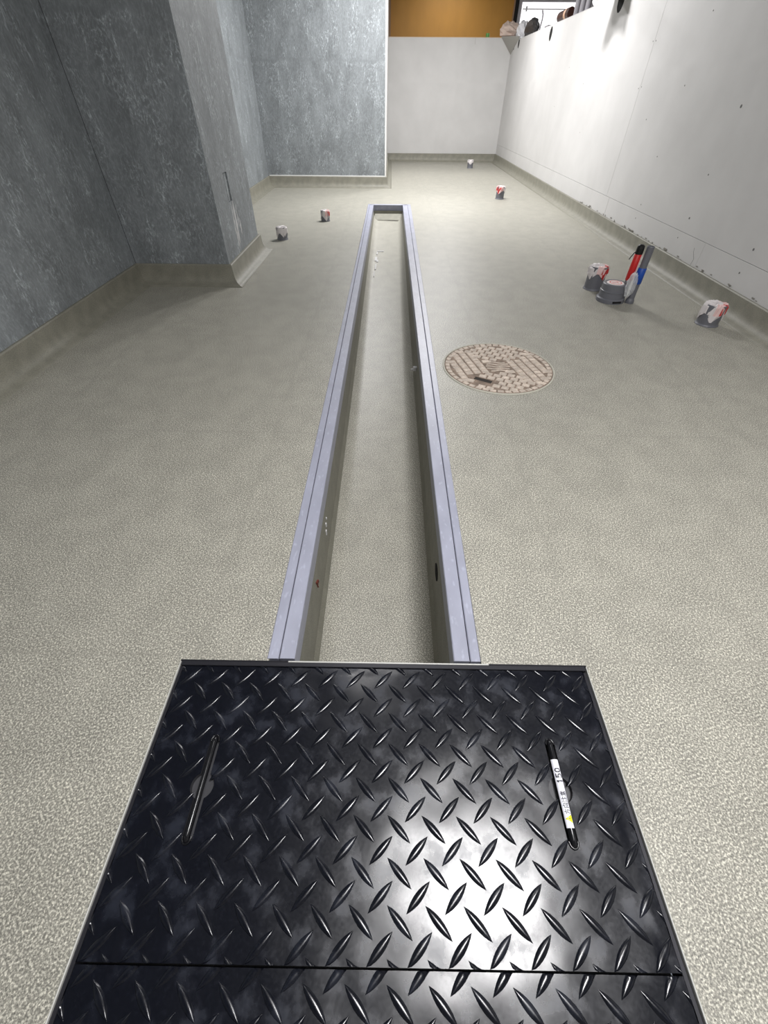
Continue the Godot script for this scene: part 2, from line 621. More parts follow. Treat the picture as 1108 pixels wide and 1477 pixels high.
	wall_box("trim_5", Vector3(2.425, -0.04, -13.2), Vector3(2.50, CEIL, -12.98), M.dark_post, "dark brown upright post beside the window", "trim")
	wall_box("wall_window_under", Vector3(2.50, -0.04, -13.2), Vector3(4.2, 1.2, -13.05), M.white_board, "pale wall under the window")
	wall_box("wall_window_over", Vector3(2.50, 2.42, -13.2), Vector3(4.2, CEIL, -13.05), M.white_board, "pale wall over the window")
	wall_box("wall_window_side", Vector3(3.98, 1.2, -13.2), Vector3(4.2, 2.42, -13.05), M.white_board, "pale wall beside the window")
	st = mb()
	box(st, Vector3(2.50, 1.2, -13.1), Vector3(2.57, 2.42, -13.0), 0.006)
	box(st, Vector3(3.92, 1.2, -13.1), Vector3(3.98, 2.42, -13.0), 0.006)
	box(st, Vector3(2.57, 2.31, -13.1), Vector3(3.92, 2.42, -13.0), 0.006)
	box(st, Vector3(2.57, 1.2, -13.1), Vector3(3.92, 1.26, -13.0), 0.006)
	var wn := struct("window_1", st, M.window_frame, "bright window with grey frame beyond the right wall top", "window")
	st = mb()
	box(st, Vector3(2.57, 1.26, -13.07), Vector3(3.92, 2.31, -13.06))
	part("pane", st, M.window_glow, wn)
	st = mb()
	box(st, Vector3(2.60, 2.215, -13.055), Vector3(3.9, 2.23, -13.035), 0.003)
	box(st, Vector3(2.66, 2.19, -13.055), Vector3(2.69, 2.26, -13.03), 0.003)
	part("blind_rail", st, M.white_plastic, wn)
	var wl := AreaLight3D.new()
	wl.name = "window_light"
	wl.area_size = Vector2(1.3, 1.0)
	wl.area_normalize_energy = true
	wl.light_energy = 1.4
	wl.area_range = 30.0
	wl.area_attenuation = 2.0
	wl.shadow_enabled = true
	wl.position = Vector3(3.24, 1.78, -12.98)
	wl.rotation_degrees.y = 180
	add_child(wl)

	right_wall()


func right_wall() -> void:
	var top := 1.69
	var w := wall_box("wall_right", Vector3(XR + 0.013, -0.04, ZB - 0.1), Vector3(XR + 0.13, top - 0.002, 1.8), M.board_core, "long half-height white board wall on the right")
	# boards: low strip, then a far and a near upper board
	for z in [[ZB, -5.22], [-5.217, -3.40], [-3.398, -1.58], [-1.578, 1.75]]:
		var st := mb()
		box(st, Vector3(XR, 0.0, z[0]), Vector3(XR + 0.0125, 0.281, z[1]), 0.0006)
		part("board", st, M.white_board, w)
	for spec in [[ZB, -5.302, true], [-5.299, 1.75, false]]:
		var b := CSGBox3D.new()
		b.name = "board"
		b.size = Vector3(0.0125, top - 0.2835, spec[1] - spec[0])
		b.position = Vector3(XR + 0.00625, (top + 0.2835) / 2, (spec[0] + spec[1]) / 2)
		b.material = M.white_board
		if spec[2]:
			for h in [[1.632, -11.33, 0.05], [1.645, -10.95, 0.06], [1.61, -8.84, 0.07], [1.66, -6.36, 0.085]]:
				var c := CSGCylinder3D.new()
				c.name = "hole_cut"
				c.operation = CSGShape3D.OPERATION_SUBTRACTION
				c.radius = h[2]
				c.height = 0.1
				c.sides = 28
				c.rotation_degrees.z = 90
				c.position = Vector3(XR, h[0], h[1]) - b.position
				c.material = M.board_core
				b.add_child(c)
		w.add_child(b, true)
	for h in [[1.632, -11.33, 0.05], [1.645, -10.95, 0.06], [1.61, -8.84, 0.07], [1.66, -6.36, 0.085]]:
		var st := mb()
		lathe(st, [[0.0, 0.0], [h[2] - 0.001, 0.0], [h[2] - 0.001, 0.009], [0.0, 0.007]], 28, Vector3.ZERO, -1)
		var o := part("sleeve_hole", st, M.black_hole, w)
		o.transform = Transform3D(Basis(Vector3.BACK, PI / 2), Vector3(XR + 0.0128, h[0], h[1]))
	# top cap of the wall
	var tc := mb()
	box(tc, Vector3(XR + 0.0005, top + 0.0005, ZB - 0.08), Vector3(XR + 0.13, top + 0.006, 1.75), 0.002)
	part("top_cap", tc, M.white_board, w)
	# screw dimples, two of them left over at the board joint
	for s in [[1.42, -4.49, 1], [1.33, -5.275, 1], [1.33, -5.33, 1], [1.06, -5.275, 1], [1.05, -5.33, 1], [1.06, -4.51, 1], [0.96, -3.69, 2], [0.86, -4.97, 1], [0.65, -4.54, 1], [0.62, -3.72, 1.2], [0.33, -4.52, 1], [0.37, -3.72, 1.6], [0.35, -2.93, 1.6], [0.22, -2.94, 1.3], [0.23, -4.53, 1], [0.24, -3.76, 1], [1.25, -7.6, 1], [0.9, -7.9, 0.8], [1.1, -6.9, 0.8], [0.7, -6.6, 0.8]]:
		var st := mb()
		lathe(st, [[0.0045, 0.0], [0.0043, 0.0012], [0.0025, 0.0012], [0.0, 0.0004]], 10, Vector3.ZERO, -1)
		var o := part("screw", st, M.mark_grey, w)
		o.transform = Transform3D(Basis(Vector3.BACK, PI / 2).scaled(Vector3(1, s[2], s[2])), Vector3(XR - 0.0002, s[0], s[1]))
	# chipped plaster crumbs along the foot of the boards
	var cr := mb()
	for i in 46:
		var z := rng.randf_range(-6.0, -2.6)
		var s := rng.randf_range(0.003, 0.009) * (1.0 if rng.randf() < 0.85 else 1.8)
		var p := Vector3(XR - 0.001, COVE_H + rng.randf_range(0.0, 0.012) , z)
		box(cr, p - Vector3(0.004, 0.0, s * 1.6), p + Vector3(0.001, s * 0.8, s * 1.6), 0.002, Transform3D.IDENTITY)
	var c := part("crumbs", cr, M.crumb, w)
	tag(c, "", "", "", "stuff")
	# a hairline crack in the low strip
	var ck := mb()
	tube(ck, [Vector3(XR, 0.13, -3.46), Vector3(XR, 0.17, -3.45), Vector3(XR, 0.205, -3.49), Vector3(XR, 0.23, -3.50)], 0.0011, 6)
	part("crack", ck, M.mark_grey, w)


# the epoxy turned up along the walls: a ledge, a face and a fillet, mitred at the corners
func coves() -> void:
	var path := [Vector2(XL, 1.75), Vector2(XL, CZ0), Vector2(CX, CZ0), Vector2(CX, CZ1), Vector2(XL, CZ1), Vector2(XL, PZ), Vector2(PX, PZ), Vector2(PX, ZB), Vector2(XR, ZB), Vector2(XR, 1.75)]
	var names := ["left", "column_front", "column_side", "column_rear", "alcove", "partition", "partition_end", "back", "right"]
	var texts := ["epoxy upstand along the left grey wall", "epoxy upstand across the front of the grey column", "epoxy upstand along the side of the grey column", "epoxy upstand behind the grey column", "epoxy upstand in the alcove behind the column", "epoxy upstand under the grey partition", "short epoxy upstand round the partition's white end", "epoxy upstand along the far white wall", "epoxy upstand along the right white wall"]
	var prof := [[0.0, COVE_H], [0.014, COVE_H + 0.001], [0.019, COVE_H - 0.005], [0.024, 0.062], [0.030, 0.040], [0.042, 0.022], [0.060, 0.009], [COVE_D, 0.0008], [COVE_D, -0.01]]
	var n := path.size()
	for i in n - 1:
		var a: Vector2 = path[i]
		var b: Vector2 = path[i + 1]
		var d := (b - a).normalized()
		var nrm := Vector2(-d.y, d.x)       # towards the room: the path has the room on its right-hand side
		var st := mb()
		st.set_color(Color.WHITE)
		var edge := func(at: int) -> Vector2:       # mitre direction at a path point, scaled so that one unit is one unit of offset
			if at == 0 or at == n - 1:
				return nrm
			var d0: Vector2 = (path[at] - path[at - 1]).normalized()
			var d1: Vector2 = (path[at + 1] - path[at]).normalized()
			return Vector2(-d0.y, d0.x) + Vector2(-d1.y, d1.x)
		var e0: Vector2 = edge.call(i)
		var e1: Vector2 = edge.call(i + 1)
		for k in prof.size() - 1:
			var p := []
			for q in [[a, e0, k], [b, e1, k], [b, e1, k + 1], [a, e0, k + 1]]:
				var off: float = prof[q[2]][0]
				var at: Vector2 = q[0] + q[1] * off
				p.append(Vector3(at.x, prof[q[2]][1], at.y))
			var inward := Vector3((a.x + b.x) / 2 - nrm.x * 0.5, -0.5, (a.y + b.y) / 2 - nrm.y * 0.5)
			quad_out(st, p[0], p[1], p[2], p[3], inward, 1 if k > 1 else -1)
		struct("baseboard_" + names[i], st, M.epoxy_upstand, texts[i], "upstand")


# ---------------------------------------------------------------- drain trench
func tr_left(z: float) -> float:
	return lerpf(-0.225, -0.216, (-0.46 - z) / 6.05)


func tr_right(z: float) -> float:
	return lerpf(0.174, 0.156, (-0.46 - z) / 6.05)


func tr_depth(z: float) -> float:
	return lerpf(0.36, 0.135, clampf((-0.46 - z) / 6.05, -0.1, 1.0))


func trench() -> void:
	var t := thing("floor_trench", "long open drain trench with a speckled sloping bottom, running to the back", "trench", Vector3.ZERO)
	tag(t, "", "", "", "structure")
	var st := mb()
	st.set_color(Color.WHITE)
	var ring := func(z: float) -> Array:
		var l := tr_left(z) - 0.004
		var r := tr_right(z) + 0.004
		var d := tr_depth(z)
		var f := minf(0.075, d * 0.5)
		return [Vector3(l - 0.06, -0.055, z), Vector3(l, -0.055, z), Vector3(l + 0.003, -d + f * 1.1, z), Vector3(l + f * 0.18, -d + f * 0.5, z), Vector3(l + f * 0.5, -d + f * 0.16, z), Vector3(l + f, -d, z), Vector3(r - f, -d - 0.004, z), Vector3(r - f * 0.5, -d + f * 0.16, z), Vector3(r - f * 0.18, -d + f * 0.5, z), Vector3(r - 0.003, -d + f * 1.1, z), Vector3(r, -0.055, z), Vector3(r + 0.06, -0.055, z)]
	var rows := 40
	var prev: Array = ring.call(-0.30)
	var bt := mb()
	bt.set_color(Color.WHITE)
	for i in rows:
		var z := lerpf(-0.30, -6.52, float(i + 1) / rows)
		var cur: Array = ring.call(z)
		for k in cur.size() - 1:
			var sg := 0 if k > 1 and k < 9 else -1
			quad(bt if k > 2 and k < 8 else st, prev[k], prev[k + 1], cur[k + 1], cur[k], sg)
		prev = cur
	part("channel_bottom", bt, M.epoxy, t)
	var lime := mb()
	for q in [[-0.135, -5.05, 0.006, 0.05], [-0.142, -4.86, 0.012, 0.07], [-0.128, -4.80, 0.010, 0.04], [-0.140, -4.62, 0.006, 0.09], [-0.10, -5.12, 0.035, 0.012], [-0.148, -4.42, 0.004, 0.09]]:
		box(lime, Vector3(q[0] - q[2], -tr_depth(q[1]) - 0.004, q[1] - q[3]), Vector3(q[0] + q[2], -tr_depth(q[1]) + 0.004, q[1] + q[3]), 0.002)
	tag(part("lime_crust", lime, M.plaster, t), "", "", "", "stuff")
	# far end
	var ends: Array = ring.call(-6.52)
	for k in range(1, ends.size() - 2):
		tri_out(st, Vector3(-0.03, -0.055, -6.52), ends[k], ends[k + 1], Vector3(-0.03, -0.06, -7))
	part("channel_sides", st, M.epoxy_upstand, t)  # darker coat puts the shade of the trench sides into their colour
	st = mb()
	st.set_color(Color.WHITE)
	# a little fillet at the far end, and pit walls round the cover
	var d6 := tr_depth(-6.5)
	quad_out(st, Vector3(-0.2, -d6 + 0.05, -6.515), Vector3(0.15, -d6 + 0.05, -6.515), Vector3(0.15, -d6 + 0.001, -6.40), Vector3(-0.2, -d6 + 0.001, -6.40), Vector3(0, -1, -7))
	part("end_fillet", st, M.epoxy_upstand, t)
	# holes and scars in the walls
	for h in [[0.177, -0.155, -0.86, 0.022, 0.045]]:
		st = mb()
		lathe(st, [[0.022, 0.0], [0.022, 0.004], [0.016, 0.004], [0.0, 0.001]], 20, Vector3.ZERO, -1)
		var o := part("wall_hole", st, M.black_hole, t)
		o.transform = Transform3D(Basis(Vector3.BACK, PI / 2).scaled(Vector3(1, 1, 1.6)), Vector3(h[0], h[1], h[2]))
	st = mb()
	for s in [[-0.145, -0.80, 0.012], [-0.155, -0.815, 0.007], [-0.13, -0.79, 0.006], [-0.165, -0.80, 0.005]]:
		box(st, Vector3(tr_left(-0.8) - 0.006, s[0] - s[2], s[1] - s[2] * 0.5), Vector3(tr_left(-0.8) + 0.001, s[0] + s[2], s[1] + s[2] * 0.5), 0.002)
	part("rust_scar", st, M.rust, t)
	st = mb()
	for s in [[-0.14, -1.06, 0.010], [-0.165, -1.045, 0.012], [-0.125, -1.08, 0.006]]:
		box(st, Vector3(tr_left(-1.06) - 0.006, s[0] - s[2], s[1] - s[2] * 0.5), Vector3(tr_left(-1.06) + 0.001, s[0] + s[2], s[1] + s[2] * 0.5), 0.002)
	part("chipped_patch", st, M.plaster, t)
	st = mb()
	for s in [[-0.155, -2.36, 0.012, 0.02], [-0.19, -2.42, 0.006, 0.03]]:
		box(st, Vector3(tr_right(-2.4) - s[3], s[0] - s[2], s[1] - s[2]), Vector3(tr_right(-2.4) + 0.006, s[0] + s[2], s[1] + s[2]), 0.003)
	part("plaster_crumb", st, M.plaster, t)

	# steel edge frame: on each side an outer flange, a joint and an inner angle
	var fr := thing("trench_frame", "blue-grey steel edge frame lining both sides of the drain trench", "frame", Vector3.ZERO)
	var z0 := -0.468
	var z1 := -6.57
	var bars := [["outer_flange", [-0.292, -0.266], [-0.288, -0.2675], 0.003], ["inner_angle", [-0.2635, -0.225], [-0.2655, -0.216], 0.004], ["inner_angle", [0.174, 0.2135], [0.156, 0.2175], 0.004], ["outer_flange", [0.216, 0.2435], [0.2195, 0.257], 0.003]]
	for b in bars:
		var rt := mb()
		var seg := 24
		for i in seg:
			var pts := []
			for e in [i, i + 1]:
				var f := float(e) / seg
				var z := lerpf(z0, z1, f)
				var xa := lerpf(b[1][0], b[2][0], f)
				var xb := lerpf(b[1][1], b[2][1], f)
				var lo := -0.062 if b[0] == "inner_angle" else -0.02
				var c := 0.0022
				if b[0] == "inner_angle":
					pts.append([Vector3(xa, lo, z), Vector3(xa, b[3] - c, z), Vector3(xa + c, b[3], z), Vector3(xb - c, b[3], z), Vector3(xb, b[3] - c, z), Vector3(xb, lo, z)])
				else:
					var j0 := 0.0025 * sin(z * 37.0) * cos(z * 61.0)
					var left: bool = b[1][0] < 0
					pts.append([Vector3(xa + (j0 if left else 0.0), lo, z), Vector3(xa + (j0 if left else 0.0), b[3] - c, z), Vector3(xa + c + (j0 if left else 0.0), b[3], z), Vector3(xb - c + (0.0 if left else j0), b[3], z), Vector3(xb + (0.0 if left else j0), b[3] - c, z), Vector3(xb + (0.0 if left else j0), lo, z)])
			for k in 5:
				quad(rt, pts[0][k], pts[0][k + 1], pts[1][k + 1], pts[1][k])
			if i == 0:
				for k in range(1, 5):
					tri(rt, pts[0][0], pts[0][k + 1], pts[0][k])
			if i == seg - 1:
				for k in range(1, 5):
					tri(rt, pts[1][0], pts[1][k], pts[1][k + 1])
		part(b[0], rt, M.rail, fr)
	for x in [[-0.2665, -0.263, -0.268, -0.265], [0.213, 0.2165, 0.217, 0.22]]:
		var jt := mb()
		quad(jt, Vector3(x[0], -0.004, z0), Vector3(x[1], -0.004, z0), Vector3(x[3], -0.004, z1), Vector3(x[2], -0.004, z1))
		quad(jt, Vector3(x[0], -0.012, z0), Vector3(x[2], -0.012, z1), Vector3(x[3], -0.012, z1), Vector3(x[1], -0.012, z0))
		part("joint_gap", jt, M.joint, fr)
	var et := mb()
	box(et, Vector3(-0.288, -0.062, -6.585), Vector3(0.257, 0.004, -6.535), 0.002)
	part("end_plate", et, M.rail, fr)


# ---------------------------------------------------------------- checker plate cover
const PLX0 := -0.4965
const PLX1 := 0.4885
const LA := 0.0671
const LB := 0.0643


func lug(st: SurfaceTool, cx: float, cz: float, sgn: float, z0: float, z1: float) -> void:
	var half := 0.0305
	var n := 8
	var dir := Vector2(0.707, -0.707 * sgn)       # (x, z): "/" leans to the right going away
	var nor := Vector2(-dir.y, dir.x)
	var prev := []
	for i in n + 1:
		var t := lerpf(-1.0, 1.0, float(i) / n)
		var w := 0.0068 * (1.0 - t * t) + 0.0002
		var h := 0.0030 * sqrt(maxf(0.0, 1.0 - t * t * 0.98))
		var c := Vector2(cx, cz) + dir * half * t
		var row := []
		for q in [[-1.0, 0.0], [-0.72, 0.55], [-0.42, 0.93], [0.0, 1.0], [0.42, 0.93], [0.72, 0.55], [1.0, 0.0]]:
			var p: Vector2 = c + nor * w * q[0]
			var x := clampf(p.x, PLX0, PLX1)
			var z := clampf(p.y, z0, z1)
			row.append(Vector3(x, q[1] * h, z))
		if prev:
			for k in 6:
				quad_out(st, prev[k], prev[k + 1], row[k + 1], row[k], Vector3(c.x, -0.02, c.y), 1)
		prev = row


func cover() -> void:
	# steel frame set in the floor
	var fr := thing("cover_frame", "thin steel frame round the black checker plate covers", "frame")
	var zf := -0.4625
	var zn := 0.70
	for b in [["dark_bar", Vector3(-0.5035, -0.04, -0.4585), Vector3(0.4965, 0.0045, -0.4475), "frame_black"],
			["bright_edge", Vector3(-0.24, -0.04, zf), Vector3(0.26, 0.0035, -0.459), "frame_steel"],
			["dark_bar", Vector3(-0.5085, -0.04, zf), Vector3(-0.2405, 0.0035, -0.459), "frame_black"],
			["dark_bar", Vector3(0.2605, -0.04, zf), Vector3(0.5015, 0.0035, -0.459), "frame_black"],
			["bright_edge", Vector3(-0.5085, -0.04, -0.459), Vector3(-0.5058, 0.0035, zn), "frame_steel"],
			["bright_edge", Vector3(0.4990, -0.04, -0.459), Vector3(0.5015, 0.0035, zn), "frame_steel"],
			["dark_bar", Vector3(-0.5056, -0.04, -0.4475), Vector3(-0.4985, -0.001, zn), "frame_black"],
			["dark_bar", Vector3(0.4905, -0.04, -0.4475), Vector3(0.4988, -0.004, zn), "frame_black"],
			["dark_bar", Vector3(-0.5035, -0.04, 0.69), Vector3(0.4965, 0.003, zn), "frame_black"]]:
		var st := mb()
		box(st, b[1], b[2], 0.001)
		part(b[0], st, M[b[3]], fr)
	# the pit below the plates
	var pt := mb()
	box(pt, Vector3(-0.5, -0.05, -0.2), Vector3(0.49, -0.042, 0.69))
	part("bearing_ledge", pt, M.black_hole, fr)

	var specs := [[-0.4468, 0.0505, "large black checker plate with two sunk lifting handles, farther of the pair", 0.0305, true],
		[0.0535, 0.686, "second black checker plate nearest the camera, cut off by the photo's bottom edge", 0.0585, false]]
	for s in specs:
		var t := thing("checker_plate", s[2], "floor plate", Vector3.ZERO, 0.0)
		var body := CSGBox3D.new()
		body.name = "plate_body"
		body.size = Vector3(PLX1 - PLX0, 0.03, s[1] - s[0])
		body.position = Vector3((PLX0 + PLX1) / 2, -0.015, (s[0] + s[1]) / 2)
		body.material = M.plate
		var handles := [[0.3640, -0.199, 0.0], [-0.3700, -0.196, 0.02]] if s[4] else []
		for h in handles:
			var slot := CSGBox3D.new()
			slot.name = "slot_cut"
			slot.operation = CSGShape3D.OPERATION_SUBTRACTION
			slot.size = Vector3(0.021, 0.04, 0.170)
			slot.material = M.pocket
			slot.position = Vector3(h[0], 0.006, h[1]) - body.position
			slot.rotation.y = -h[2]
			body.add_child(slot)
			for e in [-0.085, 0.085]:
				var rc := CSGCylinder3D.new()
				rc.name = "slot_end_cut"
				rc.operation = CSGShape3D.OPERATION_SUBTRACTION
				rc.radius = 0.0105
				rc.height = 0.04
				rc.sides = 20
				rc.material = M.pocket
				rc.position = Vector3(h[0] - sin(h[2]) * e, 0.006, h[1] + cos(h[2]) * e) - body.position
				body.add_child(rc)
			var cc := CSGCylinder3D.new()
			cc.name = "finger_cut"
			cc.operation = CSGShape3D.OPERATION_SUBTRACTION
			cc.radius = 0.0235
			cc.height = 0.04
			cc.sides = 36
			cc.material = M.pocket
			cc.position = Vector3(h[0], 0.008, h[1]) - body.position
			body.add_child(cc)
		t.add_child(body)
		# raised lugs in two crossing directions
		var st := mb()
		for i in range(-8, 9):
			for j in range(-12, 14):
				for k in 2:
					var x := -0.0015 + (i + 0.5 * k) * LA
					var z: float = s[3] + (j - 0.5 * k) * LB
					if x < PLX0 - 0.018 or x > PLX1 + 0.018 or z < s[0] - 0.018 or z > s[1] + 0.018:
						continue
					var skip := false
					for h in handles:
						var dx := absf(x - h[0])
						var dz := absf(z - h[1])
						skip = skip or (dx < 0.024 and dz < 0.11) or Vector2(dx, dz).length() < 0.040
					if not skip:
						lug(st, x, z, 1.0 if k == 0 else -1.0, s[0], s[1])
		var lg := part("tread_pattern", st, M.plate, t)
		tag(lg, "raised tear-shaped tread marks", "", "", "stuff")
		for h in handles:
			handle(t, h[0], h[1], h[2], h[0] > 0)


func handle(t: Node3D, hx: float, hz: float, ang: float, labelled: bool) -> void:
	var xf := Transform3D(Basis(Vector3.UP, -ang), Vector3(hx, 0, hz))
	var st := mb()
	var path := []
	for q in [[-0.0885, -0.008], [-0.0885, -0.003], [-0.0860, 0.0005], [-0.081, 0.002], [-0.05, 0.0025], [0.05, 0.0025], [0.081, 0.002], [0.0860, 0.0005], [0.0885, -0.003], [0.0885, -0.008]]:
		path.append(xf * Vector3(0, q[1], q[0]))
	tube(st, path, 0.0068, 14, true, 0.85)
	var grip := part("handle", st, M.handle_black, t)
	for e in [-1.0, 1.0]:
		st = mb()
		var loop := []
		for i in 9:
			var a := PI * i / 8.0
			loop.append(xf * Vector3(cos(a) * 0.0085, 0.0015, e * (0.083 + sin(a) * 0.0115)))
		tube(st, loop, 0.0022, 8)
		part("hinge_loop", st, M.handle_black, grip)
	if not labelled:
		return
	# white sticker wrapped over the grip, lettering reading away from the camera
	st = mb()
	var za := 0.0635
	var zb := -0.0535
	var seg := 8
	for i in seg:
		for q in [[i, 0], [i + 1, 0], [i + 1, 1], [i, 0], [i + 1, 1], [i, 1]]:
			var a := deg_to_rad(lerpf(168.0, 12.0, float(q[0]) / seg))
			var p := xf * Vector3(cos(a) * 0.0078, 0.0025 + sin(a) * 0.0068, za if q[1] == 0 else zb)
			st.set_uv(Vector2(float(q[0]) / seg, 1.0 - q[1]))
			st.set_smooth_group(1)
			st.add_vertex(p)
	# the winding above runs the other way round: flip it
	var arr := st.commit_to_arrays()
	var fl := mb()
	var vs: PackedVector3Array = arr[Mesh.ARRAY_VERTEX]
	var uv: PackedVector2Array = arr[Mesh.ARRAY_TEX_UV]
	for i in range(0, vs.size(), 3):
		for k in [0, 2, 1]:
			fl.set_uv(uv[i + k])
			fl.set_smooth_group(1)
			fl.add_vertex(vs[i + k])
	var m := std("sticker", Color(1, 1, 1), 0.4)
	m.albedo_texture = sticker_texture()
	tag(part("sticker", fl, m, grip), "white sticker reading 150 with a yellow warning triangle")


func stroke(im: Image, pts: Array, a0: float, sz: float, width: float, c: Color, b0 := 0.5, hgt := 0.0) -> void:
	# glyph space: x runs along the sticker (towards its far end), y runs to the left across it
	var W := im.get_width()
	var H := im.get_height()
	var hh := hgt if hgt > 0.0 else sz
	for i in pts.size() - 1:
		var p: Vector2 = pts[i]
		var q: Vector2 = pts[i + 1]
		var steps := 60
		for s in steps + 1:
			var g := p.lerp(q, float(s) / steps)
			var along := a0 + (g.x - 0.5) * sz
			var px := W * b0 - (g.y - 0.5) * hh * H
			var py := H * (1.0 - along)
			var r := width * H
			for y in range(int(py - r), int(py + r) + 1):
				for x in range(int(px - r), int(px + r) + 1):
					if x >= 0 and y >= 0 and x < W and y < H and Vector2(x - px, y - py).length() <= r:
						im.set_pixel(x, y, c)


func sticker_texture() -> ImageTexture:
	var im := Image.create(132, 760, false, Image.FORMAT_RGB8)
	im.fill(Color(0.90, 0.90, 0.93))
	var V := func(a: Array) -> Array:
		var o := []
		for i in range(0, a.size(), 2):
			o.append(Vector2(a[i], a[i + 1]))
		return o
	var ink := Color(0.16, 0.16, 0.20)
	var grey := Color(0.30, 0.30, 0.34)
	# warning triangle
	for k in 40:
		var f := k / 40.0
		stroke(im, V.call([0.5 - 0.5 * (1 - f), f, 0.5 + 0.5 * (1 - f), f]), 0.125, 0.115, 0.003, Color(0.90, 0.92, 0.12))
	stroke(im, V.call([0.0, 0.0, 1.0, 0.0, 0.5, 1.0, 0.0, 0.0]), 0.125, 0.115, 0.0025, Color(0.62, 0.62, 0.12))
	stroke(im, V.call([0.5, 0.68, 0.5, 0.34]), 0.125, 0.115, 0.004, ink)
	stroke(im, V.call([0.5, 0.18, 0.5, 0.17]), 0.125, 0.115, 0.004, ink)
	var glyphs := [
		[[0.5, 1, 0.5, 0.86], [0.05, 0.78, 0.95, 0.78], [0.4, 0.78, 0.34, 0.4, 0.1, 0.03], [0.4, 0.5, 0.8, 0.5, 0.75, 0.08, 0.6, 0.08]],
		[[0.5, 1, 0.4, 0.84], [0.1, 0.0, 0.1, 0.82, 0.9, 0.82, 0.9, 0.02, 0.78, 0.04], [0.33, 0.58, 0.67, 0.58, 0.67, 0.24, 0.33, 0.24, 0.33, 0.58]],
		[[0.05, 0.92, 0.2, 0.8], [0.0, 0.62, 0.15, 0.52], [0.05, 0.0, 0.2, 0.36], [0.6, 1, 0.7, 0.88], [0.35, 0.78, 0.98, 0.78], [0.4, 0.44, 0.92, 0.44], [0.3, 0.04, 1, 0.04], [0.66, 0.78, 0.66, 0.04]],
		[[0.5, 1, 0.5, 0.9], [0.15, 0.9, 0.85, 0.9], [0.32, 0.86, 0.37, 0.76], [0.68, 0.86, 0.63, 0.76], [0.05, 0.74, 0.95, 0.74], [0.25, 0.64, 0.75, 0.64, 0.75, 0.36, 0.25, 0.36, 0.25, 0.64], [0.25, 0.5, 0.75, 0.5], [0.12, 0.22, 0.05, 0.05], [0.3, 0.25, 0.32, 0.03, 0.65, 0.03, 0.7, 0.12], [0.48, 0.26, 0.54, 0.16], [0.8, 0.25, 0.92, 0.1]]]
	var at := [0.225, 0.31, 0.395, 0.48]
	for g in 4:
		for s in glyphs[g]:
			stroke(im, V.call(s), at[g], 0.074, 0.0052, ink, 0.5, 0.088)
	var digits := [[[0.25, 0.8, 0.5, 1, 0.5, 0]], [[0.9, 1, 0.2, 1, 0.14, 0.55, 0.5, 0.66, 0.85, 0.5, 0.9, 0.25, 0.6, 0.0, 0.1, 0.08]], [[0.5, 1, 0.15, 0.8, 0.1, 0.5, 0.15, 0.2, 0.5, 0, 0.85, 0.2, 0.9, 0.5, 0.85, 0.8, 0.5, 1]]]
	var dat := [0.665, 0.745, 0.83]
	for g in 3:
		for s in digits[g]:
			stroke(im, V.call(s), dat[g], 0.064, 0.0095, ink, 0.5, 0.095)
	return ImageTexture.create_from_image(im)


